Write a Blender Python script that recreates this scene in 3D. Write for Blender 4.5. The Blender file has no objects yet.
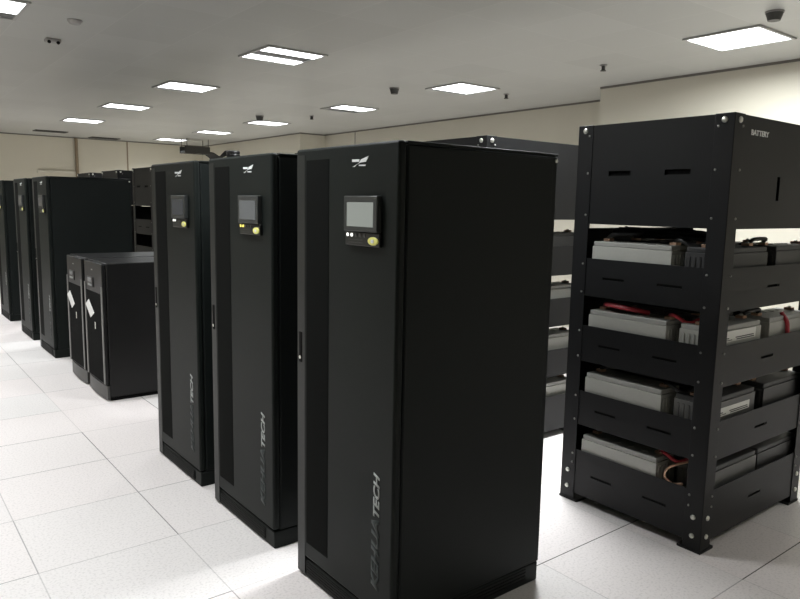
import bpy, bmesh, math, random
from mathutils import Vector, Matrix
random.seed(7)
S = bpy.context.scene
COL = S.collection
R = math.radians

# ------------------------------------------------------------------ materials
def new_mat(name):
    m = bpy.data.materials.new(name); m.use_nodes = True
    nt = m.node_tree
    return m, nt, nt.nodes['Principled BSDF']

def mat(name, col, rough=0.5, metal=0.0, spec=0.5, grain=0.0, gscale=300.0, bump=0.0, emit=None, estr=0.0):
    m, nt, b = new_mat(name)
    b.inputs['Base Color'].default_value = (*col, 1)
    b.inputs['Roughness'].default_value = rough
    b.inputs['Metallic'].default_value = metal
    b.inputs['Specular IOR Level'].default_value = spec
    tc = nt.nodes.new('ShaderNodeTexCoord')
    n = nt.nodes.new('ShaderNodeTexNoise'); n.inputs['Scale'].default_value = gscale
    n.inputs['Detail'].default_value = 3
    nt.links.new(tc.outputs['Object'], n.inputs['Vector'])
    if grain:
        mx = nt.nodes.new('ShaderNodeMix'); mx.data_type = 'RGBA'
        mx.inputs['A'].default_value = (*[c * (1 - grain) for c in col], 1)
        mx.inputs['B'].default_value = (*[min(1, c * (1 + grain)) for c in col], 1)
        nt.links.new(n.outputs['Fac'], mx.inputs['Factor'])
        nt.links.new(mx.outputs['Result'], b.inputs['Base Color'])
    if bump:
        bp = nt.nodes.new('ShaderNodeBump'); bp.inputs['Strength'].default_value = bump
        bp.inputs['Distance'].default_value = 0.001
        nt.links.new(n.outputs['Fac'], bp.inputs['Height'])
        nt.links.new(bp.outputs['Normal'], b.inputs['Normal'])
    if emit:
        b.inputs['Emission Color'].default_value = (*emit, 1)
        b.inputs['Emission Strength'].default_value = estr
    return m

M = {}
M['coat'] = mat('dark_powder_coat', (0.0082, 0.0105, 0.0094), 0.5, spec=.14, grain=.1, gscale=700, bump=.12)
M['coat_side'] = mat('side_powder_coat', (0.0082, 0.0105, 0.0098), 0.5, spec=.16, grain=.1, gscale=700, bump=.12)
M['coat_edge'] = mat('door_edge_coat', (0.016, 0.0175, 0.0165), 0.42, spec=.3, grain=.08, gscale=700)
M['coat_short'] = mat('short_cabinet_coat', (0.009, 0.009, 0.0088), 0.36, spec=.26, grain=.1, gscale=700, bump=.1)
M['rail_grey'] = mat('grey_door_rail', (0.12, 0.12, 0.112), 0.4, grain=.08, gscale=500)
M['skirt_grey'] = mat('skirt_grey', (0.04, 0.04, 0.037), 0.45, grain=.08, gscale=500)
M['vent_dark'] = mat('vent_black', (0.007, 0.0075, 0.007), 0.6, spec=.2, grain=.1)
M['rack_black'] = mat('rack_black_paint', (0.0105, 0.0107, 0.0112), 0.48, spec=.25, grain=.12, gscale=500, bump=.1)
M['slot_black'] = mat('black_plastic', (0.003, 0.003, 0.003), 0.7, spec=.1)
M['zinc'] = mat('zinc_bolt', (0.72, 0.72, 0.66), 0.32, metal=.85, grain=.1)
M['screw'] = mat('dull_screw', (0.30, 0.30, 0.28), 0.4, metal=.7)
M['bezel'] = mat('bezel_grey', (0.03, 0.033, 0.032), 0.38, grain=.05)
M['panel_black'] = mat('button_panel_black', (0.006, 0.006, 0.006), 0.35)
M['yellow'] = mat('yellow_button_plastic', (0.78, 0.76, 0.22), 0.3, grain=.05)
M['white_mark'] = mat('silver_white_print', (0.72, 0.74, 0.74), 0.35)
M['sign_white'] = mat('sign_white_paint', (0.92, 0.93, 0.93), 0.6)
M['letter_white'] = mat('white_lettering', (0.36, 0.38, 0.37), 0.45)
M['letter_grey'] = mat('grey_lettering', (0.042, 0.05, 0.049), 0.5, spec=.2)
M['led'] = mat('indicator_white', (0.8, 0.8, 0.8), 0.3, emit=(1, 1, .95), estr=.6)
M['led_amber'] = mat('indicator_amber', (0.8, 0.7, 0.1), 0.3, emit=(1, .85, .2), estr=.5)
M['led_off'] = mat('indicator_unlit', (0.05, 0.05, 0.05), 0.3)
M['screen_lit'] = mat('screen_lit_pale', (0.10, 0.11, 0.10), 0.25, emit=(.86, .93, .86), estr=.11)
M['screen_dim'] = mat('screen_dim_glass', (0.06, 0.064, 0.066), 0.16, emit=(.8, .86, .9), estr=.038)
M['screen_dark'] = mat('screen_dark_glass', (0.03, 0.033, 0.04), 0.15, emit=(.7, .8, .95), estr=.012)
M['batt'] = mat('battery_grey_plastic', (0.40, 0.40, 0.365), 0.5, grain=.05, gscale=80, bump=.05)
M['batt_lid'] = mat('battery_lid_grey', (0.33, 0.33, 0.305), 0.5, grain=.05, gscale=80)
M['batt_dark'] = mat('battery_dark_plastic', (0.035, 0.035, 0.035), 0.5, grain=.05, gscale=80)
M['copper'] = mat('copper_strap', (0.62, 0.40, 0.28), 0.4, metal=.7, grain=.1)
M['red'] = mat('red_insulation', (0.35, 0.02, 0.03), 0.4, grain=.1)
M['black_ins'] = mat('black_insulation', (0.012, 0.012, 0.012), 0.45)
M['white_label'] = mat('white_label', (0.75, 0.75, 0.71), 0.5, grain=.03)
M['print'] = mat('label_print', (0.08, 0.08, 0.08), 0.6)
M['paper'] = mat('white_paper', (0.8, 0.8, 0.78), 0.7, grain=.02)
M['wall'] = mat('cream_wall_paint', (0.62, 0.59, 0.495), 0.65, grain=.03, gscale=2.0, bump=.03)
M['wall_far'] = mat('cream_wall_panel', (0.62, 0.585, 0.48), 0.6, grain=.03, gscale=2.0)
M['trim_dark'] = mat('shadow_gap_grey', (0.16, 0.15, 0.13), 0.6)
M['pipe'] = mat('pipe_brown', (0.26, 0.20, 0.13), 0.5)
M['frame'] = mat('fixture_frame_grey', (0.42, 0.42, 0.41), 0.4, metal=.2)
M['reflector'] = mat('fixture_tray_dark', (0.13, 0.13, 0.125), 0.5)
M['lamp'] = mat('fixture_lamp_lit', (0.9, 0.9, 0.9), 0.5, emit=(0.95, 0.98, 1.0), estr=3.0)
M['detector'] = mat('detector_plastic', (0.34, 0.33, 0.32), 0.5)
M['dark_plastic'] = mat('dark_grey_plastic', (0.07, 0.07, 0.065), 0.5)
M['vent_grille'] = mat('ceiling_grille_dark', (0.05, 0.047, 0.043), 0.6)
M['tray_steel'] = mat('cable_tray_dark_steel', (0.05, 0.048, 0.042), 0.5, metal=.4)

def grid_factor(nt, coord, period, offset, half):
    """1 near a line of the grid on one axis; returns (factor socket, cell index socket)"""
    def mth(op, a, b=None):
        n = nt.nodes.new('ShaderNodeMath'); n.operation = op
        for i, v in enumerate((a, b)):
            if v is None: continue
            if isinstance(v, (int, float)): n.inputs[i].default_value = v
            else: nt.links.new(v, n.inputs[i])
        return n.outputs[0]
    t = mth('DIVIDE', mth('SUBTRACT', coord, offset), period)
    line = mth('ROUND', t)
    d = mth('MULTIPLY', mth('ABSOLUTE', mth('SUBTRACT', t, line)), period)
    f = mth('LESS_THAN', d, half)
    return f, line, mth('FLOOR', t), mth

def floor_material():
    m, nt, b = new_mat('raised_floor_tiles')
    L = nt.links.new
    tc = nt.nodes.new('ShaderNodeTexCoord'); sp = nt.nodes.new('ShaderNodeSeparateXYZ')
    L(tc.outputs['Object'], sp.inputs[0])
    fx, lx, cx, mth = grid_factor(nt, sp.outputs['X'], 0.6, 1.097, 0.0026)
    fy, ly, cy, _ = grid_factor(nt, sp.outputs['Y'], 0.6, 2.4765, 0.0026)
    def rnd(a, b_, w):
        c = nt.nodes.new('ShaderNodeCombineXYZ'); L(a, c.inputs[0]); L(b_, c.inputs[1]); c.inputs[2].default_value = w
        n = nt.nodes.new('ShaderNodeTexWhiteNoise'); n.noise_dimensions = '3D'; L(c.outputs[0], n.inputs['Vector'])
        return n.outputs['Value']
    # each joint has its own gap: some are tight and hardly show
    gx = mth('MULTIPLY', fx, mth('ADD', mth('MULTIPLY', rnd(lx, cy, 3.1), mth('ADD', mth('MULTIPLY', mth('LESS_THAN', lx, 1.5), 0.6), 0.15)), 0.12))
    gy = mth('MULTIPLY', fy, mth('MAXIMUM', mth('MULTIPLY', mth('LESS_THAN', ly, -0.5), mth('MAXIMUM', mth('GREATER_THAN', cx, 2.5), mth('GREATER_THAN', ly, -1.5))), mth('ADD', mth('MULTIPLY', rnd(cx, ly, 8.3), 0.75), 0.15)))
    joint = mth('MAXIMUM', gx, gy)
    # speckled white vinyl
    n = nt.nodes.new('ShaderNodeTexNoise'); n.inputs['Scale'].default_value = 90; n.inputs['Detail'].default_value = 4
    L(tc.outputs['Object'], n.inputs['Vector'])
    r = nt.nodes.new('ShaderNodeValToRGB'); r.color_ramp.elements[0].position = .33; r.color_ramp.elements[1].position = .5
    r.color_ramp.elements[0].color = (.715, .68, .668, 1); r.color_ramp.elements[1].color = (.84, .80, .79, 1)
    L(n.outputs['Fac'], r.inputs['Fac'])
    tv = nt.nodes.new('ShaderNodeMix'); tv.data_type = 'RGBA'; tv.blend_type = 'MULTIPLY'; tv.inputs['Factor'].default_value = 1
    tint = nt.nodes.new('ShaderNodeValToRGB')
    tint.color_ramp.elements[0].color = (.95, .96, .95, 1); tint.color_ramp.elements[1].color = (1.0, .975, .965, 1)
    L(rnd(cx, cy, 5.7), tint.inputs['Fac'])
    L(r.outputs['Color'], tv.inputs['A']); L(tint.outputs['Color'], tv.inputs['B'])
    mx = nt.nodes.new('ShaderNodeMix'); mx.data_type = 'RGBA'
    L(joint, mx.inputs['Factor']); L(tv.outputs['Result'], mx.inputs['A']); mx.inputs['B'].default_value = (.05, .045, .04, 1)
    L(mx.outputs['Result'], b.inputs['Base Color'])
    b.inputs['Roughness'].default_value = .42; b.inputs['Specular IOR Level'].default_value = .3
    return m

def ceiling_material():
    m, nt, b = new_mat('clip_in_ceiling_panels')
    L = nt.links.new
    tc = nt.nodes.new('ShaderNodeTexCoord'); sp = nt.nodes.new('ShaderNodeSeparateXYZ')
    L(tc.outputs['Object'], sp.inputs[0])
    fx, lx, cx, mth = grid_factor(nt, sp.outputs['X'], 0.6, 0.44, 0.003)
    fy, ly, cy, _ = grid_factor(nt, sp.outputs['Y'], 0.6, 5.55, 0.003)
    c = nt.nodes.new('ShaderNodeCombineXYZ'); L(cx, c.inputs[0]); L(cy, c.inputs[1])
    wn = nt.nodes.new('ShaderNodeTexWhiteNoise'); L(c.outputs[0], wn.inputs['Vector'])
    base = nt.nodes.new('ShaderNodeMix'); base.data_type = 'RGBA'; L(wn.outputs['Value'], base.inputs['Factor'])
    base.inputs['A'].default_value = (.43, .435, .415, 1); base.inputs['B'].default_value = (.47, .475, .455, 1)
    mx = nt.nodes.new('ShaderNodeMix'); mx.data_type = 'RGBA'
    L(mth('MULTIPLY', mth('MAXIMUM', fx, fy), 0.3), mx.inputs['Factor'])
    L(base.outputs['Result'], mx.inputs['A']); mx.inputs['B'].default_value = (.66, .65, .63, 1)
    L(mx.outputs['Result'], b.inputs['Base Color'])
    b.inputs['Roughness'].default_value = .35; b.inputs['Specular IOR Level'].default_value = .45
    return m
M['floor'] = floor_material(); M['ceiling'] = ceiling_material()

def perforated_material():
    """black perforated sheet: rows of small holes"""
    m, nt, b = new_mat('perforated_black_sheet')
    L = nt.links.new
    tc = nt.nodes.new('ShaderNodeTexCoord')
    v = nt.nodes.new('ShaderNodeTexVoronoi'); v.inputs['Scale'].default_value = 110; v.inputs['Randomness'].default_value = 0
    L(tc.outputs['Object'], v.inputs['Vector'])
    r = nt.nodes.new('ShaderNodeValToRGB'); r.color_ramp.interpolation = 'CONSTANT'
    r.color_ramp.elements[0].color = (.003, .003, .003, 1); r.color_ramp.elements[1].position = .42
    r.color_ramp.elements[1].color = (.006, .0065, .006, 1)
    L(v.outputs['Distance'], r.inputs['Fac']); L(r.outputs['Color'], b.inputs['Base Color'])
    b.inputs['Roughness'].default_value = .75; b.inputs['Specular IOR Level'].default_value = .04
    return m
M['perf'] = perforated_material()

# ------------------------------------------------------------------ mesh helper
class MB:
    """collects shapes and links them as ONE mesh object"""
    def __init__(s, o=(0, 0, 0)): s.v = []; s.f = []; s.mi = []; s.o = Vector(o)
    def _add(s, vs, fs, mi=0):
        n = len(s.v); s.v += [Vector(v) + s.o for v in vs]
        s.f += [[i + n for i in f] for f in fs]; s.mi += [mi] * len(fs); return s
    def box(s, x0, x1, y0, y1, z0, z1, mi=0):
        vs = [(x, y, z) for x in (x0, x1) for y in (y0, y1) for z in (z0, z1)]
        return s._add(vs, [(0, 1, 3, 2), (4, 6, 7, 5), (0, 4, 5, 1), (2, 3, 7, 6), (0, 2, 6, 4), (1, 5, 7, 3)], mi)
    def prism(s, pts, d, mi=0):
        """extrude a planar outline by vector d"""
        n = len(pts); d = Vector(d); vs = [Vector(p) for p in pts] + [Vector(p) + d for p in pts]
        return s._add(vs, [tuple(range(n))[::-1], tuple(range(n, 2 * n))] + [(i, (i + 1) % n, n + (i + 1) % n, n + i) for i in range(n)], mi)
    def cyl(s, p0, p1, r, n=16, mi=0, r1=None):
        p0, p1 = Vector(p0), Vector(p1); a = (p1 - p0).normalized()
        u = a.orthogonal().normalized(); w = a.cross(u); r1 = r if r1 is None else r1
        vs = [p0 + (u * math.cos(t) + w * math.sin(t)) * r for t in [2 * math.pi * k / n for k in range(n)]]
        vs += [p1 + (u * math.cos(t) + w * math.sin(t)) * r1 for t in [2 * math.pi * k / n for k in range(n)]]
        return s._add(vs, [tuple(range(n))[::-1], tuple(range(n, 2 * n))] + [(i, (i + 1) % n, n + (i + 1) % n, n + i) for i in range(n)], mi)
    def dome(s, c, a, r, h, n=14, mi=0):
        """low rounded head (bolt): rings along axis a"""
        c, a = Vector(c), Vector(a).normalized(); u = a.orthogonal().normalized(); w = a.cross(u)
        prof = [(1, 0), (1, .45), (.85, .8), (.5, 1.0)]; vs = []; fs = []
        for rr, hh in prof:
            vs += [c + a * h * hh + (u * math.cos(2 * math.pi * k / n) + w * math.sin(2 * math.pi * k / n)) * r * rr for k in range(n)]
        for j in range(len(prof) - 1):
            fs += [(j * n + i, j * n + (i + 1) % n, (j + 1) * n + (i + 1) % n, (j + 1) * n + i) for i in range(n)]
        fs += [tuple(range((len(prof) - 1) * n, len(prof) * n)), tuple(range(n))[::-1]]
        return s._add(vs, fs, mi)
    def tube(s, path, r, n=8, mi=0, sub=6):
        P = [Vector(p) for p in path]
        if sub and len(P) > 2:      # Catmull-Rom
            Q = [P[0] * 2 - P[1]] + P + [P[-1] * 2 - P[-2]]; out = []
            for i in range(1, len(Q) - 2):
                for k in range(sub):
                    t = k / sub; a, b, c, d = Q[i - 1:i + 3]
                    out.append(.5 * (2 * b + (c - a) * t + (2 * a - 5 * b + 4 * c - d) * t * t + (3 * b - a - 3 * c + d) * t ** 3))
            P = out + [P[-1]]
        vs = []; fs = []; u = None
        for i, p in enumerate(P):
            a = (P[min(i + 1, len(P) - 1)] - P[max(i - 1, 0)]).normalized()
            u = a.orthogonal().normalized() if u is None else (u - a * u.dot(a)).normalized()
            w = a.cross(u)
            vs += [p + (u * math.cos(2 * math.pi * k / n) + w * math.sin(2 * math.pi * k / n)) * r for k in range(n)]
        for j in range(len(P) - 1):
            fs += [(j * n + i, j * n + (i + 1) % n, (j + 1) * n + (i + 1) % n, (j + 1) * n + i) for i in range(n)]
        fs += [tuple(range(n))[::-1], tuple(range((len(P) - 1) * n, len(P) * n))]
        return s._add(vs, fs, mi)
    def sheet(s, axis, c, t, u0, u1, z0, z1, holes=(), mi=0, deep=.016):
        """upright sheet of thickness t at axis coordinate c, with rectangular holes (ua, ub, za, zb)"""
        us = sorted({u0, u1, *[h[0] for h in holes], *[h[1] for h in holes]})
        zs = sorted({z0, z1, *[h[2] for h in holes], *[h[3] for h in holes]})
        for a, b in zip(us, us[1:]):
            for e, g in zip(zs, zs[1:]):
                m_ = ((a + b) / 2, (e + g) / 2)
                if any(h[0] < m_[0] < h[1] and h[2] < m_[1] < h[3] for h in holes):
                    q = c + deep        # black sheet added behind the slot, standing for its dark inside
                    if axis == 'x': s.box(q, q + .0015, a - .01, b + .01, e - .01, g + .01, 1)
                    else: s.box(a - .01, b + .01, q, q + .0015, e - .01, g + .01, 1)
                    continue
                if axis == 'x': s.box(c, c + t, a, b, e, g, mi)
                else: s.box(a, b, c, c + t, e, g, mi)
        return s
    def build(s, name, mats, parent=None, bevel=0, seg=2, weld=False, smooth=40):
        me = bpy.data.meshes.new(name)
        me.from_pydata([tuple(v) for v in s.v], [], s.f)
        for m in (mats if isinstance(mats, (list, tuple)) else [mats]): me.materials.append(m)
        me.polygons.foreach_set('material_index', s.mi)
        bm = bmesh.new(); bm.from_mesh(me)
        if weld: bmesh.ops.remove_doubles(bm, verts=bm.verts, dist=1e-5)
        bmesh.ops.recalc_face_normals(bm, faces=bm.faces); bm.to_mesh(me); bm.free()
        me.polygons.foreach_set('use_smooth', [True] * len(me.polygons))
        me.set_sharp_from_angle(angle=R(smooth)); me.update()
        o = bpy.data.objects.new(name, me); COL.objects.link(o)
        if parent: o.parent = parent
        if bevel:
            b = o.modifiers.new('bevel', 'BEVEL'); b.width = bevel; b.segments = seg; b.limit_method = 'ANGLE'; b.angle_limit = R(50)
        return o

def tag(o, label=None, cat=None, group=None, kind=None):
    if label: o['label'] = label
    if cat: o['category'] = cat
    if group: o['group'] = group
    if kind: o['kind'] = kind
    return o
def thing(name, loc, label, cat, group=None, rz=0):
    o = bpy.data.objects.new(name, None); COL.objects.link(o)
    o.location = loc; o.rotation_euler = (0, 0, rz); o.empty_display_size = .2
    return tag(o, label, cat, group)
def copy_tree(o, parent=None):
    c = o.copy(); COL.objects.link(c); c.parent = parent
    for ch in [k for k in o.children]: copy_tree(ch, c)
    return c
def kids(o, stem):
    out = []
    for ch in o.children:
        if ch.name.split('.')[0] == stem: out.append(ch)
        out += kids(ch, stem)
    return out
def own_material(o, m):
    o.material_slots[0].link = 'OBJECT'; o.material_slots[0].material = m
def struct(mb, name, m, **k): return tag(mb.build(name, m, **k), kind='structure')

def lettering(name, txt, m, parent, origin, udir, vdir, length, height, shear=0.0, depth=.0012, offset=.025):
    """text as a thin raised mesh: fills length x height from origin along udir / vdir"""
    cu = bpy.data.curves.new(name, 'FONT'); cu.body = txt; cu.shear = shear; cu.offset = offset
    ob = bpy.data.objects.new(name + '_font', cu); COL.objects.link(ob)
    dg = bpy.context.evaluated_depsgraph_get(); dg.update()
    me = bpy.data.meshes.new_from_object(ob.evaluated_get(dg))
    bpy.data.objects.remove(ob)
    xs = [v.co.x for v in me.vertices]; ys = [v.co.y for v in me.vertices]
    x0, x1, y0, y1 = min(xs), max(xs), min(ys), max(ys)
    u, v, o = Vector(udir), Vector(vdir), Vector(origin); n = u.cross(v)
    for w in me.vertices:
        w.co = o + u * ((w.co.x - x0) / (x1 - x0) * length) + v * ((w.co.y - y0) / (y1 - y0) * height)
    bm = bmesh.new(); bm.from_mesh(me)
    g = bmesh.ops.extrude_face_region(bm, geom=bm.faces[:])
    bmesh.ops.translate(bm, verts=[e for e in g['geom'] if isinstance(e, bmesh.types.BMVert)], vec=n * depth)
    bmesh.ops.recalc_face_normals(bm, faces=bm.faces); bm.to_mesh(me); bm.free()
    me.name = name; me.materials.clear(); me.materials.append(m)
    o2 = bpy.data.objects.new(name, me); COL.objects.link(o2); o2.parent = parent
    return o2

# ------------------------------------------------------------------ the room
ZC = 2.90
XL, XR, YB, YF = -2.6, 7.6, -2.6, 16.7
struct(MB().box(XL, XR, YB, YF, -.12, 0), 'floor', M['floor'])
struct(MB().box(XL, XR, YB, YF, ZC, ZC + .1), 'ceiling', M['ceiling'])
struct(MB().box(XL - .12, XL, YB, YF, 0, ZC), 'wall_left', M['wall'])
struct(MB().box(XL, XR, YB - .12, YB, 0, ZC), 'wall_back', M['wall'])
struct(MB().box(XL, XR, YF, YF + .12, 0, ZC), 'wall_far', M['wall_far'])
wr = MB()
wr.prism([(6.6, YB, 0), (6.6, 4.9, 0), (7.35, 4.9, 0), (7.35, 11.9, 0), (6.8, 11.9, 0), (6.8, YF, 0), (7.6, YF, 0), (7.6, YB, 0)], (0, 0, ZC))
struct(wr, 'wall_right', M['wall'])
t = .012; zz = (ZC - .022, ZC)
struct(MB().box(6.6 - t, 6.6, YB, 4.9, *zz).box(7.35 - t, 7.35, 4.9, 11.9, *zz).box(6.8 - t, 6.8, 11.9 - t, YF, *zz).box(6.8, 7.35 - t, 11.9 - t, 11.9, *zz), 'trim_1', M['trim_dark'])
struct(MB().box(XL, 6.8 - t, YF - t, YF, *zz), 'trim_2', M['trim_dark'])
# joints and a slim ledge on the far wall
struct(MB().box(4.985, 5.015, YF - .008, YF, 0, ZC - .022), 'trim_3', M['pipe'])
struct(MB().box(3.1, 3.86, YF - .05, YF, 2.10, 2.16), 'trim_4', M['wall'])
struct(MB().box(7.345, 7.35, 10.83, 10.85, 0, ZC - .022), 'trim_5', M['trim_dark'])
b_ = .1
struct(MB().box(6.6 - .012, 6.6, YB, 4.9, 0, b_), 'baseboard_right', M['trim_dark'])
struct(MB().box(XL, 6.8, YF - .012, YF, 0, b_), 'baseboard_far', M['trim_dark'])
pp = thing('wall_pipe', (3.9, YF - .04, 0), 'brown vertical pipe running up the cream far wall', 'pipe')
MB().cyl((0, 0, 0), (0, 0, ZC - .022), .034).build('pipe_run', M['pipe'], pp)

# ------------------------------------------------------------------ ceiling lights
WATT, SPREAD = 55.0, 142.0
def light(x0, y0, x1, y1, lamps, label, group='square light panels in the ceiling', power=1.0, spread=SPREAD):
    cx, cy = (x0 + x1) / 2, (y0 + y1) / 2; hx, hy = (x1 - x0) / 2, (y1 - y0) / 2
    th = thing('ceiling_light', (cx, cy, ZC), label, 'ceiling light', group)
    f = .025
    MB().box(-hx, hx, -hy, -hy + f, -.014, 0).box(-hx, hx, hy - f, hy, -.014, 0).box(-hx, -hx + f, -hy + f, hy - f, -.014, 0).box(hx - f, hx, -hy + f, hy - f, -.014, 0).build('frame', M['frame'], th)
    MB().box(-hx + f, hx - f, -hy + f, hy - f, -.005, 0).build('reflector', M['reflector'], th)
    for (a, b) in lamps:
        MB().box(-hx + f + .004, hx - f - .004, a - cy, b - cy, -.011, -.005).build('lamp_panel', M['lamp'], th)
        ld = bpy.data.lights.new('lamp', 'AREA'); ld.shape = 'RECTANGLE'; ld.size = 2 * (hx - f - .004); ld.size_y = b - a
        ld.energy = power * WATT * ld.size * ld.size_y; ld.color = (.95, .98, 1.0); ld.spread = R(spread)   # louvred fitting: throws its light downwards
        lo = bpy.data.objects.new('lamp', ld); COL.objects.link(lo); lo.parent = th; lo.location = (0, (a + b) / 2 - cy, -.013)
    return th
light(.44, 5.5, 1.04, 6.1, [(5.53, 5.9)], 'square light panel cut by the left top corner of the picture')
light(2.86, 5.55, 3.46, 6.15, [(5.60, 5.77), (5.97, 6.125)], 'ceiling light with two bright strips parted by a dark bar')
light(2.86, 7.93, 3.46, 8.53, [(7.96, 8.42)], 'square light panel next behind the two strip light')
light(2.86, 10.30, 3.46, 10.90, [(10.33, 10.75)], 'square light panel third along the row led by the two strip light')
light(2.86, 12.70, 3.46, 13.30, [(12.73, 13.19)], 'square light panel last in its row before the slotted ceiling vents')
light(5.20, 2.52, 5.80, 3.12, [(2.55, 3.095)], 'largest square light panel, above the rack marked BATTERY', power=2.0, spread=172)
light(5.25, 5.72, 5.85, 6.32, [(5.75, 6.24)], 'square light panel right of the nearest cabinet, over the second rack')
light(5.28, 8.08, 5.88, 8.68, [(8.11, 8.46)], 'square light panel above the nearest power cabinet')
light(5.28, 10.60, 5.88, 11.20, [(10.63, 11.09)], 'square light panel above the middle power cabinet')
light(5.28, 12.88, 5.88, 13.48, [(12.91, 13.32)], 'thin light panel over the gap between the second and third cabinets')
light(5.28, 15.18, 5.88, 15.78, [(15.21, 15.64)], 'farthest light panel, above the third cabinet, beside the dark cable tray')
# unseen rest of the rows, plus two added fill panels
hid = 'unseen square light panel beyond the frame'
for (x, y) in ((2.95, 2.5), (1.66, 2.5), (.44, 2.5), (.44, 8.0), (-1.96, 5.5), (.44, 10.4), (.44, 12.8), (5.2, -.9)):  # second and last are fills, added to brighten the aisle and rack faces
    light(x, y, x + .6, y + .6, [(y + .03, y + .57)], hid, power=.55 if y < 0 else 2.3 if x > 2 else .45 if x > 1 else 1.0)

# ------------------------------------------------------------------ ceiling fittings
def sprinkler(x, y, label):
    th = thing('ceiling_sprinkler', (x, y, ZC), label, 'sprinkler', 'sprinkler heads in the ceiling')
    MB().cyl((0, 0, -.008), (0, 0, 0), .035).build('rosette', M['detector'], th)
    MB().cyl((0, 0, -.05), (0, 0, -.008), .012).box(-.022, -.016, -.004, .004, -.05, -.01).box(.016, .022, -.004, .004, -.05, -.01).build('head', M['dark_plastic'], th)
    MB().cyl((0, 0, -.056), (0, 0, -.05), .027).build('deflector', M['dark_plastic'], th)
def detector(x, y, r, h, label):
    th = thing('smoke_detector', (x, y, ZC), label, 'smoke detector', 'round detectors on the ceiling')
    MB().cyl((0, 0, -.012), (0, 0, 0), r * 1.08, 28).build('base_ring', M['detector'], th)
    MB().cyl((0, 0, -h), (0, 0, -.012), r * .72, 28, r1=r).build('sensor_housing', M['dark_plastic' if h > .05 else 'detector'], th)
detector(4.95, 2.31, .055, .06, 'round grey detector hanging at the top right, past the largest light')
detector(1.39, 5.82, .05, .03, 'small flat detector on the ceiling near the top left light')
detector(4.98, 6.55, .055, .07, 'round detector on the ceiling above the nearest cabinet screen')
detector(5.05, 10.1, .06, .08, 'dark round detector just beside the light above the middle cabinet')
sprinkler(5.61, 4.15, 'sprinkler head on bare ceiling left of the largest light')
sprinkler(5.63, 9.5, 'sprinkler head between two lights above the nearest cabinet')
sprinkler(6.2, 5.95, 'sprinkler head by the right end of a light panel, over the second rack')
sp = thing('ceiling_spotlight', (1.4, 6.62, ZC), 'small pale two eyed fitting on the ceiling at upper left', 'ceiling fitting')
MB().box(-.06, .06, -.04, .04, -.03, 0).build('housing', M['detector'], sp, bevel=.008)
for dx in (-.035, .035): MB().cyl((dx, -.041, -.034), (dx, -.02, -.024), .014).build('eye', M['slot_black'], sp)
def grille(x, y, label):
    th = thing('ceiling_vent', (x, y, ZC), label, 'ceiling vent', 'dark slotted vents by the far wall')
    MB().box(-.3, .3, -.15, -.12, -.014, 0).box(-.3, .3, .12, .15, -.014, 0).box(-.3, -.27, -.12, .12, -.014, 0).box(.27, .3, -.12, .12, -.014, 0).build('frame', M['vent_grille'], th)
    MB().box(-.27, .27, -.12, .12, -.003, 0).build('backing', M['slot_black'], th)
    for k in range(5): MB().box(-.27, .27, -.10 + k * .045, -.08 + k * .045, -.012, -.003).build('slat', M['vent_grille'], th)
grille(3.17, 15.55, 'dark slotted ceiling vent left of the brown wall pipe')
grille(4.4, 16.3, 'dark slotted ceiling vent right of the brown wall pipe')

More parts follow.
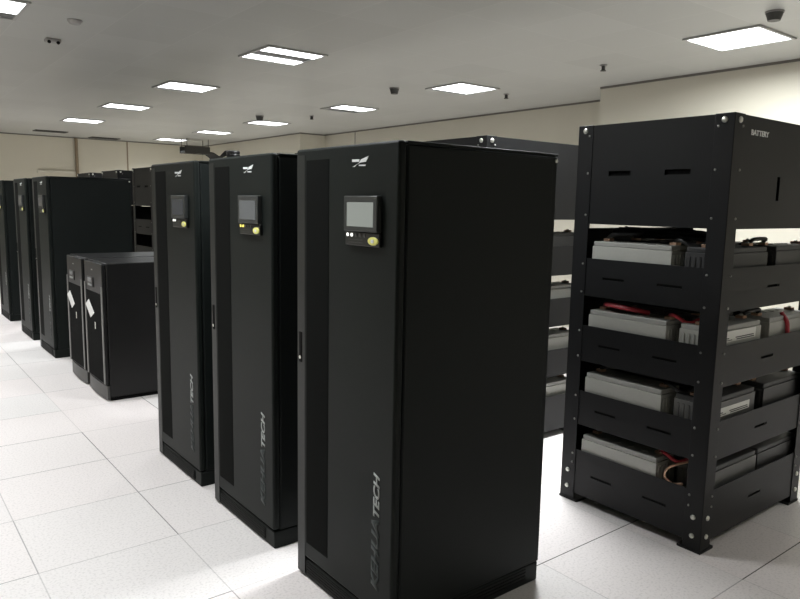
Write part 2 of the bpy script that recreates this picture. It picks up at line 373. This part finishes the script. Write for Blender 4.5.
# ------------------------------------------------------------------ tall power cabinets
XFRONT, HH, DD, WW = 1.391, 1.777, .787, .67
def make_cabinet():
    root = thing('power_cabinet', (0, 0, 0), 'tall dark grey power cabinet', 'power cabinet', 'tall power cabinets in a row')
    o = (-DD / 2, -WW / 2, 0)
    B = lambda: MB(o)
    B().box(.036, DD, .004, WW - .004, .085, HH - .012).build('body', M['coat_side'], root, bevel=.004)
    B().box(.006, DD - .004, .004, WW - .004, 0, .083).build('plinth', M['coat'], root, bevel=.006)
    k = B().box(.0025, .0055, .09, .592, .018, .07)
    for i in range(4): k.box(-.0005, .003, .095, .587, .022 + i * .012, .028 + i * .012)
    k.build('kick_vent', M['vent_dark'], root)
    B().box(.036, DD, 0, WW, HH - .011, HH).build('top_cover', M['coat'], root, bevel=.004)
    for y in (.0005, WW - .0035):
        sp_ = B().box(.040, DD - .03, y, y + .003, .10, HH - .02).build('side_panel', M['coat_side'], root, bevel=.001)
        vg = B()
        for i in range(4): vg.box(.33, DD - .08, y - .0004, y + .0034, .022 + i * .014, .030 + i * .014)
        vg.build('side_vent', M['vent_dark'], sp_)
    B().dome((DD - .012, .0005, HH - .028), (0, -1, 0), .008, .005, 10).build('corner_screw', M['zinc'], root)
    # door with rounded vertical edges
    d = B(); d.box(0, .034, .001, WW - .001, .09, HH)
    door = d.build('door', M['coat'], root, bevel=.011, seg=4)
    B().box(-.0012, .004, .600, WW - .012, .012, HH - .024).build('edge_strip', M['coat_edge'], root)
    B().box(-.0012, .002, .424, .588, .16, 1.732).build('vent_strip', M['perf'], door)
    h = B().box(-.0035, .001, .622, .644, .925, 1.05).build('handle', M['slot_black'], door, bevel=.002)
    B().cyl((-.0055, .634, .945), (-.003, .634, .945), .007).build('keyhole', M['zinc'], door)
    # display module standing proud of the door
    y0, y1 = .090, .290
    ds = B()
    ds.box(-.022, 0, y0, y1, 1.474, 1.597)
    disp = ds.build('display_module', M['bezel'], root, bevel=.003)
    B().box(-.0235, -.0215, y0 + .020, y1 - .022, 1.491, 1.575).build('screen', M['screen_dim'], disp)
    bp = B().box(-.014, 0, y0 - .006, y1, 1.424, 1.472).build('button_panel', M['panel_black'], disp, bevel=.003)
    for i in range(5):
        B().cyl((-.0165, y1 - .016 - i * .026, 1.461), (-.014, y1 - .016 - i * .026, 1.461), .0065, 12).build('indicator', M['led' if i < 2 else 'led_off'], disp)
    oval = lambda w_, h_, x_: [(x_, .117 + w_ * math.cos(2 * math.pi * k / 24), 1.444 + h_ * math.sin(2 * math.pi * k / 24)) for k in range(24)]
    B().prism(oval(.029, .0145, -.019), (.006, 0, 0)).build('stop_button', M['yellow'], disp, bevel=.002)
    B().prism(oval(.009, .0065, -.0205), (.002, 0, 0)).build('stop_button_cap', M['white_mark'], disp)
    for i in range(2): B().box(-.0147, -.013, y1 - .11, y1 - .02, 1.433 + .01 * i, 1.436 + .01 * i).build('button_print', M['bezel'], disp)
    # wing emblem: outline points (distance from the right edge, height)
    em = B(); e_ = lambda pts: em.prism([(-.0025, -u, z) for u, z in pts], (.0035, 0, 0))
    e_([(-.2688, 1.724), (-.2238, 1.7231), (-.2282, 1.7147), (-.2686, 1.7153)])
    e_([(-.2661, 1.6982), (-.2281, 1.7101), (-.2146, 1.7219), (-.1699, 1.7322), (-.1771, 1.7221), (-.1873, 1.7132), (-.2175, 1.7118), (-.245, 1.7041), (-.2542, 1.6975)])
    e_([(-.2265, 1.7044), (-.1871, 1.7039), (-.1885, 1.6989), (-.2264, 1.7001)])
    em.build('emblem', M['white_mark'], root)
    # lettering climbs the door, letter tops towards the left
    og = Vector(o)
    lettering('grey_lettering', 'KEHUA', M['letter_grey'], root, og + Vector((-.0003, .078, .180)), (0, 0, 1), (0, 1, 0), .272, .046, .25, offset=.045)
    lettering('white_lettering', 'TECH', M['letter_white'], root, og + Vector((-.0003, .079, .458)), (0, 0, 1), (0, 1, 0), .164, .036, .25)
    return root
cab = make_cabinet()
spots = [(XFRONT, 1.797, 'screen_lit', 'led', 'nearest and biggest tall dark grey power cabinet, with a lit pale screen'),
         (XFRONT, 2.677, 'screen_dim', 'led_amber', 'tall dark grey power cabinet standing second from the nearest, screen dim'),
         (XFRONT, 3.535, 'screen_dark', 'led', 'tall dark grey power cabinet third from the nearest, beside the low cabinets'),
         (1.437, 7.353, 'screen_dark', 'led_off', 'tall power cabinet just behind the two low cabinets, its broad side showing'),
         (1.437, 8.422, 'screen_dark', 'led_off', 'narrow looking tall cabinet second from the left picture edge'),
         (1.437, 9.90, 'screen_dark', 'led_off', 'farthest tall power cabinet, cut by the left picture edge')]
cabs = [cab]
for i in range(1, len(spots)): cabs.append(copy_tree(cab))
for c, (x, y, sm, ld, lab) in zip(cabs, spots):
    c.location = (x + DD / 2, y + WW / 2, 0); c['label'] = lab
    for s_ in kids(c, 'screen'): own_material(s_, M[sm])
    for s_ in kids(c, 'indicator')[:2]: own_material(s_, M[ld])

# ------------------------------------------------------------------ low cabinets
SX, SH, SW, SD = 1.434, 1.082, .535, .80
def make_low():
    root = thing('low_cabinet', (0, 0, 0), 'low dark cabinet', 'low cabinet', 'two low cabinets between the tall ones')
    o = (-SD / 2, -SW / 2, 0); B = lambda: MB(o)
    B().box(.03, SD, 0, SW, .03, SH).build('body', M['coat_short'], root, bevel=.006)
    B().box(.04, SD - .02, .015, SW - .015, 0, .03).build('plinth', M['slot_black'], root)
    d = B().box(0, .029, .012, SW - .012, .13, SH - .006)
    door = d.build('door', M['coat_short'], root, bevel=.008, seg=3)
    for y in (.006, SW - .044): B().box(-.006, .0005, y, y + .038, .135, .90).build('door_rail', M['rail_grey'], door, bevel=.003)
    B().box(-.002, .0015, .055, SW - .055, .14, .84).build('mesh_panel', M['perf'], door)
    B().box(-.004, .0005, .23, .25, .545, .60).build('handle', M['zinc'], door)
    # bowed lower skirt
    sk = B(); n = 10; pts = [(.0295, .004, .012)]
    for k in range(n + 1):
        u = k / n; pts.append((.010 - .014 * math.sin(math.pi * u), .004 + (SW - .008) * u, .012))
    pts.append((.0295, SW - .004, .012))
    sk.prism(pts, (0, 0, .112)); sk.build('skirt', M['skirt_grey'], root, bevel=.003)
    disp = B().box(-.006, .001, .26, .43, .875, .955).build('display_module', M['panel_black'], root, bevel=.002)
    B().box(-.0075, -.005, .30, .40, .915, .948).build('screen', M['screen_dim'], disp)
    for i in range(4): B().box(-.0085, -.005, .29 + i * .03, .305 + i * .03, .883, .898).build('button', M['letter_white'], disp)
    B().box(-.002, .001, .27, .31, 1.01, 1.018).build('emblem', M['letter_white'], root)
    return root
low = make_low(); low2 = copy_tree(low)
for c, y, lab in ((low, 5.521, 'low dark cabinet with tilted white note, the nearer of the pair'),
                  (low2, 6.124, 'low dark cabinet with tilted white note, the farther of the pair')):
    c.location = (SX + SD / 2, y + SW / 2, 0); c['label'] = lab
notes = [([(.4991, .7183), (.3914, .7676), (.2408, .6733), (.3534, .6221)], 5.521, 'tilted white paper note on the nearer low cabinet'),
         ([(.5200, .7224), (.4174, .7703), (.2669, .6697), (.3705, .6187)], 6.124, 'tilted white paper note on the farther low cabinet')]
for pts, y, lab in notes:
    c0 = Vector((SX - .006, y + sum(p_[0] for p_ in pts) / 4, sum(p_[1] for p_ in pts) / 4))
    nt_ = MB().prism([Vector((SX - .006, y + a, z)) - c0 for a, z in pts], (-.0015, 0, 0))
    ob = nt_.build('paper_note', M['paper']); ob.location = c0
    tag(ob, lab, 'paper note', 'white notes on the low cabinets')

# ------------------------------------------------------------------ battery racks
RD, RW, RH = 1.02, .808, 1.983
TOPS = [1.315, .965, .615, .290]; BOTS = [1.12, .775, .43, .045]; BASE = [1.171, .817, .484, .145]
RX, RY = 2.948, 1.50
LEG = .088
def make_rack(detail=True):
    root = thing('battery_rack', (0, 0, 0), 'black steel battery rack', 'battery rack', 'black battery racks in a row behind the cabinets')
    o = (-RD / 2, -RW / 2, 0); B = lambda: MB(o)
    t = .004
    def post(xa, ya):
        """xa, ya: 0 or 1 for the corner"""
        p_ = B()
        x0, x1 = (0, LEG) if xa == 0 else (RD - LEG, RD)
        y0, y1 = (0, LEG) if ya == 0 else (RW - LEG, RW)
        xs = 0 if xa == 0 else RD - t; ys = 0 if ya == 0 else RW - t
        p_.box(xs, xs + t, y0, y1, .006, RH); p_.box(x0, x1, ys, ys + t, .006, RH)
        po = p_.build('corner_post', M['rack_black'], root, bevel=.0015)
        ex = -.02 if xa == 0 else RD + .02
        fx0, fx1 = (-.003, LEG + .025) if xa == 0 else (RD - LEG - .025, RD + .003)
        fy0, fy1 = (-.003, LEG + .025) if ya == 0 else (RW - LEG - .025, RW + .003)
        B().box(fx0, fx1, fy0, fy1, 0, .012).build('foot_plate', M['rack_black'], po)
        legs = []
        if xa == 0: legs.append(((0, (y0 + y1) / 2), (-1, 0, 0)))
        if ya == 0: legs.append((((x0 + x1) / 2, 0), (0, -1, 0)))
        for (a, b), n in legs:
            for z, r in ((1.955, .0135), (.165, .012), (.075, .012)):
                B().dome((a, b, z), n, r, .008).build('bolt', M['zinc'], po)
            inner = .022 if n[0] else 0
            sgn = 1 if (ya == 0 or n[1]) else -1
            for z in (1.93, 1.745, 1.535, 1.285, 1.14, .935, .80, .585, .455, .265, .215):
                q = (a, b + sgn * .026, z) if n[0] else (a + (.026 if xa == 0 else -.026), b, z)
                B().dome(q, n, .006, .005, 8).build('screw', M['screw'], po)
        return po
    for xa in (0, 1):
        for ya in (0, 1): post(xa, ya)
    g = .0045
    sl = [(.186, .313, 1.729, 1.753), (.493, .618, 1.729, 1.753)]
    c = B()
    c.sheet('x', g, .003, g, RW - g, 1.49, RH - .006, sl)
    c.sheet('x', RD - g - .003, .003, g, RW - g, 1.49, RH - .006)
    c.sheet('y', g, .003, g + .003, RD - g - .003, 1.49, RH - .006, [(.445, .475, 1.62, 1.73)])
    c.sheet('y', RW - g - .003, .003, g + .003, RD - g - .003, 1.49, RH - .006)
    c.box(g, RD - g, g, RW - g, RH - .006, RH - .002)
    c.box(.05, RD - .05, .05, RW - .05, 1.60, 1.603)
    c.build('top_cover', [M['rack_black'], M['slot_black']], root)
    for zt, zb, zf in zip(TOPS, BOTS, BASE):
        s_ = B(); zm = (zt + zb) / 2
        hs = [(.186, .313, zm - .006, zm + .006), (.493, .618, zm - .006, zm + .006)]
        s_.sheet('x', g, .003, g, RW - g, zb, zt, hs, deep=.0045); s_.sheet('x', RD - g - .003, .003, g, RW - g, zb, zt)
        s_.sheet('y', g, .003, g + .003, RD - g - .003, zb, zt, [(.445, .57, zm - .006, zm + .006)])
        s_.sheet('y', RW - g - .003, .003, g + .003, RD - g - .003, zb, zt + (.15 if zt > .3 else .128))
        s_.box(g + .003, RD - g - .003, g + .003, RW - g - .003, zf - .004, zf)
        s_.build('shelf_tray', [M['rack_black'], M['slot_black']], root)
    return root
rack = make_rack()
racks = [rack]
rack_labels = ['black battery rack marked BATTERY, nearest at the right edge',
               'black battery rack behind the nearest cabinet, second in the rack row',
               'battery rack third in the row, behind the nearest power cabinet',
               'battery rack fourth in the row, behind the middle power cabinet',
               'battery rack fifth in the row, behind the third power cabinet',
               'battery rack peeping out at the left side of the third power cabinet',
               'battery rack top showing over the tall cabinet behind the low cabinets, nearer one',
               'battery rack top showing over the tall cabinet behind the low cabinets, farther one']
for i in range(1, 8): racks.append(copy_tree(rack))
for i, (r_, lab) in enumerate(zip(racks, rack_labels)):
    r_.location = (RX + RD / 2, RY + 1.473 * i + RW / 2, 0); r_['label'] = lab
# the word on the cover of the nearest rack only
lettering('sign_lettering', 'BATTERY', M['sign_white'], rack, Vector((-RD / 2 + .158, -RW / 2 + .0043, 1.900)), (1, 0, 0), (0, 0, 1), .165, .024, offset=.03)

# ------------------------------------------------------------------ batteries
BL, BW, BH = .44, .17, .24
def make_battery(case, lid):
    root = thing('battery', (0, 0, 0), 'grey battery', 'battery')
    b = MB().box(-BL / 2, BL / 2, -BW / 2, BW / 2, 0, .208)
    for e in (-1, 1):
        for k in range(6):
            y = -BW / 2 + .014 + k * .0255
            b.box(e * BL / 2 - (.0 if e > 0 else .004), e * BL / 2 + (.004 if e > 0 else 0), y, y + .012, .02, .19)
    b.build('case', case, root, bevel=.003)
    MB().box(-BL / 2 + .004, BL / 2 - .004, -BW / 2 + .004, BW / 2 - .004, .208, .232).build('lid', lid, root, bevel=.004)
    for e in (-1, 1):
        MB().box(e * (BL / 2 - .035) - .018, e * (BL / 2 - .035) + .018, -.02, .02, .232, .246).build('terminal', M['copper'], root, bevel=.002)
        MB().dome((e * (BL / 2 - .035), 0, .246), (0, 0, 1), .009, .007, 8).build('terminal_bolt', M['zinc'], root)
    for k in range(4): MB().cyl((-.12 + k * .08, .03, .232), (-.12 + k * .08, .03, .235), .014, 12).build('vent_cap', lid, root)
    return root
proto = {'grey': make_battery(M['batt'], M['batt_lid'])}
proto['dark'] = make_battery(mat('battery_grey_shaded', (0.11, 0.11, 0.105), .5, grain=.05, gscale=80), M['batt_dark'])  # grey battery with the shade of the lower tiers put into its colour
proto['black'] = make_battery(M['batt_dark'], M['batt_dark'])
used = set()
def place(kind, x, y, z, rz, label, group):
    src = proto[kind]
    o = src if kind not in used else copy_tree(src)
    used.add(kind)
    o.location = (x, y, z); o.rotation_euler = (0, 0, rz); o['label'] = label; o['group'] = group
    return o
tier = ['top', 'second', 'third', 'bottom']
G1 = 'batteries in the nearest rack'
q90 = math.pi / 2
corner = []
for k in range(4):
    z = BASE[k]
    place('grey', RX + .0145 + BW / 2, RY + .255 + BL / 2, z, q90, f'grey battery showing its long side on the {tier[k]} tier of the nearest rack', G1)
    for j in (1, 2, 3):  # inner ones coloured black to stand for the shade inside the rack
        place('black', RX + .02 + BW / 2 + j * .235, RY + .255 + BL / 2, z, q90, 'battery coloured black for the shade deep inside the nearest rack, behind the long sided ones', 'inner batteries of the nearest rack')
    kd = ('black', 'grey', 'dark', 'dark')[k]; wd = {'black': 'black', 'grey': 'pale grey', 'dark': 'shade-darkened grey'}[kd]
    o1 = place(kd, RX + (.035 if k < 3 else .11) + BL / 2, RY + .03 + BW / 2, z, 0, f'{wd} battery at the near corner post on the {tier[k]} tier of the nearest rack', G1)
    kd = 'black' if k != 1 else 'grey'
    place(kd, RX + .055 + BL * 1.5 + .07, RY + .03 + BW / 2, z, 0, f'{kd} battery at the far right end of the {tier[k]} tier of the nearest rack', G1)
    corner.append(o1)
lead_jobs = [(RX + .36, RY + 1.473 * 5 + .05, RY + 1.473 * 5 + .6, BASE[0] + .25, 'bundle of black leads in the rack left of the third cabinet')]
# second rack: the row along its near side
for k in range(4):
    z = BASE[k]; y = RY + 1.473
    for j in (0, 1):
        place('grey' if k != 0 else 'black', RX + .055 + BL * (.5 + j) + .03 * j, y + .03 + BW / 2, z, 0,
              f'{"grey" if k else "black"} battery on the {tier[k]} tier of the second rack, {"right" if j else "left"} one of two', 'batteries in the second rack')
for k in (0, 1):
    for j in (0, 1):
        place('black', RX + .055 + BL * (.5 + j) + .03 * j, RY + 1.473 * 5 + .03 + BW / 2, BASE[k], 0,
              f'black battery on the {tier[k]} tier of the rack left of the third cabinet, {"right" if j else "left"} one', 'batteries in the far rack')

for k in (1, 2):
    o1 = corner[k]
    y = -BW / 2
    z0, z1 = (.156, .205) if k == 1 else (.138, .178)
    MB().box(-.2, .165, y - .0015, y + .0005, z0, z1).build('maker_label', M['white_label'], o1)
    pr = MB()
    for i, (a, b) in enumerate(((-.185, -.09), (-.03, .145))): pr.box(a, b, y - .002, y - .001, z0 + .014, z0 + .019)
    pr.box(-.18, -.06, y - .002, y - .001, z0 + .006, z0 + .0095); pr.box(-.02, .15, y - .002, y - .001, z0 + .005, z0 + .010)
    pr.build('label_print', M['print'], o1)

# ------------------------------------------------------------------ battery leads
def lead(pts, r, m, label, group):
    P0 = Vector(pts[0]); ob = MB().tube([Vector(p_) - P0 for p_ in pts], r).build('battery_lead', M[m])
    ob.location = P0; tag(ob, label, 'cable', group)
GL = 'leads between the batteries'
def lead_bundle(x, y0, y1, z, label):
    mb = MB(); n = 7
    for i in range(9):
        dx = -.06 + (i % 5) * .03; dz = .012 + (i // 5) * .02
        mb.tube([(dx + random.uniform(-.018, .018), (y1 - y0) * k / n, dz + random.uniform(-.006, .012)) for k in range(n + 1)], .0115, 7, sub=4)
    ob = mb.build('lead_bundle', M['black_ins']); ob.location = (x, y0, z); tag(ob, label, 'cable', 'bundled leads in the racks')

xa = RX + .0145 + BW / 2
for k in range(4):
    z = BASE[k] + .25; ya, yb = RY + .29, RY + .66
    lead([(xa, yb, z), (xa - .02, yb - .05, z + .02), (xa + .02, yb - .16, z + .03), (xa + .12, yb - .1, z + .028), (xa + .235, yb, z)], .011, 'black_ins',
         f'black looping lead on top of the long sided battery, {tier[k]} tier of the nearest rack', GL)
    lead([(xa, ya, z), (xa - .045, ya - .05, z + .01), (xa - .03, RY + .18, z - .02), (xa + .0, RY + .14, z), (RX + .09, RY + .115, z)], .009, 'red' if k in (1, 3) else 'black_ins',
         f'{"red" if k in (1, 3) else "black"} lead bridging to the corner battery on the {tier[k]} tier of the nearest rack', GL)
    lead_bundle(RX + .36, RY + .2, RY + .77, z, f'bundle of black leads lying over the inner batteries, {tier[k]} tier of the nearest rack')
    xb = RX + .055 + BL - .035; xc = RX + .055 + BL + .07 + .035
    lead([(xb, RY + .115, z), (xb + .02, RY + .10, z + .014), (xc - .01, RY + .10, z + .014), (xc, RY + .115, z)], .01, 'black_ins',
         f'short black lead joining the two right side batteries, {tier[k]} tier of the nearest rack', GL)
lead([(RX + .73, RY + .05, BASE[1] + .245), (RX + .73, RY + .02, BASE[1] + .2), (RX + .735, RY + .016, BASE[1] + .13), (RX + .74, RY + .02, BASE[1] + .04)], .011, 'red',
     'red lead hanging at the right end of the second tier of the nearest rack', GL)
lead([(RX + .09, RY + .115, BASE[3] + .25), (RX + .05, RY + .04, BASE[3] + .24), (RX + .06, RY + .018, BASE[3] + .17), (RX + .065, RY + .018, BASE[3] + .05)], .012, 'red',
     'red lead hanging beside the near corner post at the bottom tier of the nearest rack', GL)
lead([(RX + .09, RY + .115, BASE[3] + .25), (RX + .025, RY + .19, BASE[3] + .21), (RX + .02, RY + .21, BASE[3] + .16), (RX + .02, RY + .17, BASE[3] + .135), (RX + .02, RY + .12, BASE[3] + .15)], .006, 'copper',
     'thin pale wire looping beside the near corner post, bottom tier', GL)
lead([(xa, RY + .66, BASE[1] + .25), (xa - .06, RY + .60, BASE[1] + .268), (xa - .06, RY + .48, BASE[1] + .262), (xa, RY + .40, BASE[1] + .247)], .012, 'red',
     'red lead lying on the long sided battery, second tier of the nearest rack', GL)

for j_ in lead_jobs: lead_bundle(*j_)
# ------------------------------------------------------------------ cable tray by the far wall
ct = thing('cable_tray', (6.1, 15.0, 2.59), 'dark cable tray hanging below the ceiling near the far wall', 'cable tray')
MB().box(-.45, .12, -.15, -.142, 0, .15).box(-.45, .12, .142, .15, 0, .15).build('side_rail', M['tray_steel'], ct)
for k in range(4): MB().box(-.44 + k * .17, -.40 + k * .17, -.142, .142, 0, .015).build('rung', M['tray_steel'], ct)
for x in (-.4, .08):
    for y in (-.155, .155): MB().cyl((x, y, -.01), (x, y, ZC - 2.59), .008, 8).build('hanger_rod', M['tray_steel'], ct)
for i in range(7):
    y = -.12 + i * .04
    pts = [(5.66, 15 + y, 2.622), (5.9, 15 + y, 2.622), (6.15, 15 + y, 2.622), (6.3, 15 + y, 2.62 - .012 * i), (6.45, 15 + y, 2.55 - .02 * i), (6.58, 15 + y, 2.58), (6.70, 15 + y, 2.70)]
    P0 = Vector(pts[0]); ob = MB().tube([Vector(p_) - P0 for p_ in pts], .016).build('hanging_power_cable', M['black_ins'])
    ob.location = P0; tag(ob, 'black power cable drooping out of the hanging cable tray', 'cable', 'cables in the hanging tray')
cc = MB()
for i in range(3):
    cc.tube([(.05 * math.cos(a), .06 * math.sin(a), .018 + i * .028) for a in [2 * math.pi * k / 20 for k in range(21)]], .018)
ob = cc.build('coiled_cable', M['black_ins']); ob.location = (RX + .075, RY + 1.473 * 3 + .72, RH - .002)
tag(ob, 'small coil of black cable peeping over the middle power cabinet, on a rack top', 'cable')

# ------------------------------------------------------------------ world, camera, colour management
w = bpy.data.worlds.new('world'); S.world = w; w.use_nodes = True
w.node_tree.nodes['Background'].inputs[0].default_value = (0, 0, 0, 1)
F, PITCH, ROLL, YAW, HC = 691.958, 7.8087, 1.0804, 38.0102, 1.5696
a, b, r = R(YAW), R(PITCH), R(ROLL)
fw = Vector((math.sin(a) * math.cos(b), math.cos(a) * math.cos(b), -math.sin(b)))
rt = Vector((math.cos(a), -math.sin(a), 0)); up = rt.cross(fw)
X = rt * math.cos(r) + up * math.sin(r); Y = -rt * math.sin(r) + up * math.cos(r)
cam = bpy.data.objects.new('camera', bpy.data.cameras.new('camera')); COL.objects.link(cam)
mw = Matrix((X, Y, -fw)).transposed().to_4x4(); mw.translation = (0, 0, HC)
cam.matrix_world = mw
cam.data.sensor_width = 36; cam.data.sensor_fit = 'HORIZONTAL'; cam.data.lens = F / 800 * 36
cam.data.clip_start = .05
S.camera = cam
S.view_settings.view_transform = 'Standard'; S.view_settings.look = 'None'
S.view_settings.gamma = 1; S.view_settings.use_curve_mapping = False
S.view_settings.exposure = 1.0
S.cycles.use_denoising = True
S.cycles.max_bounces = 10; S.cycles.diffuse_bounces = 6
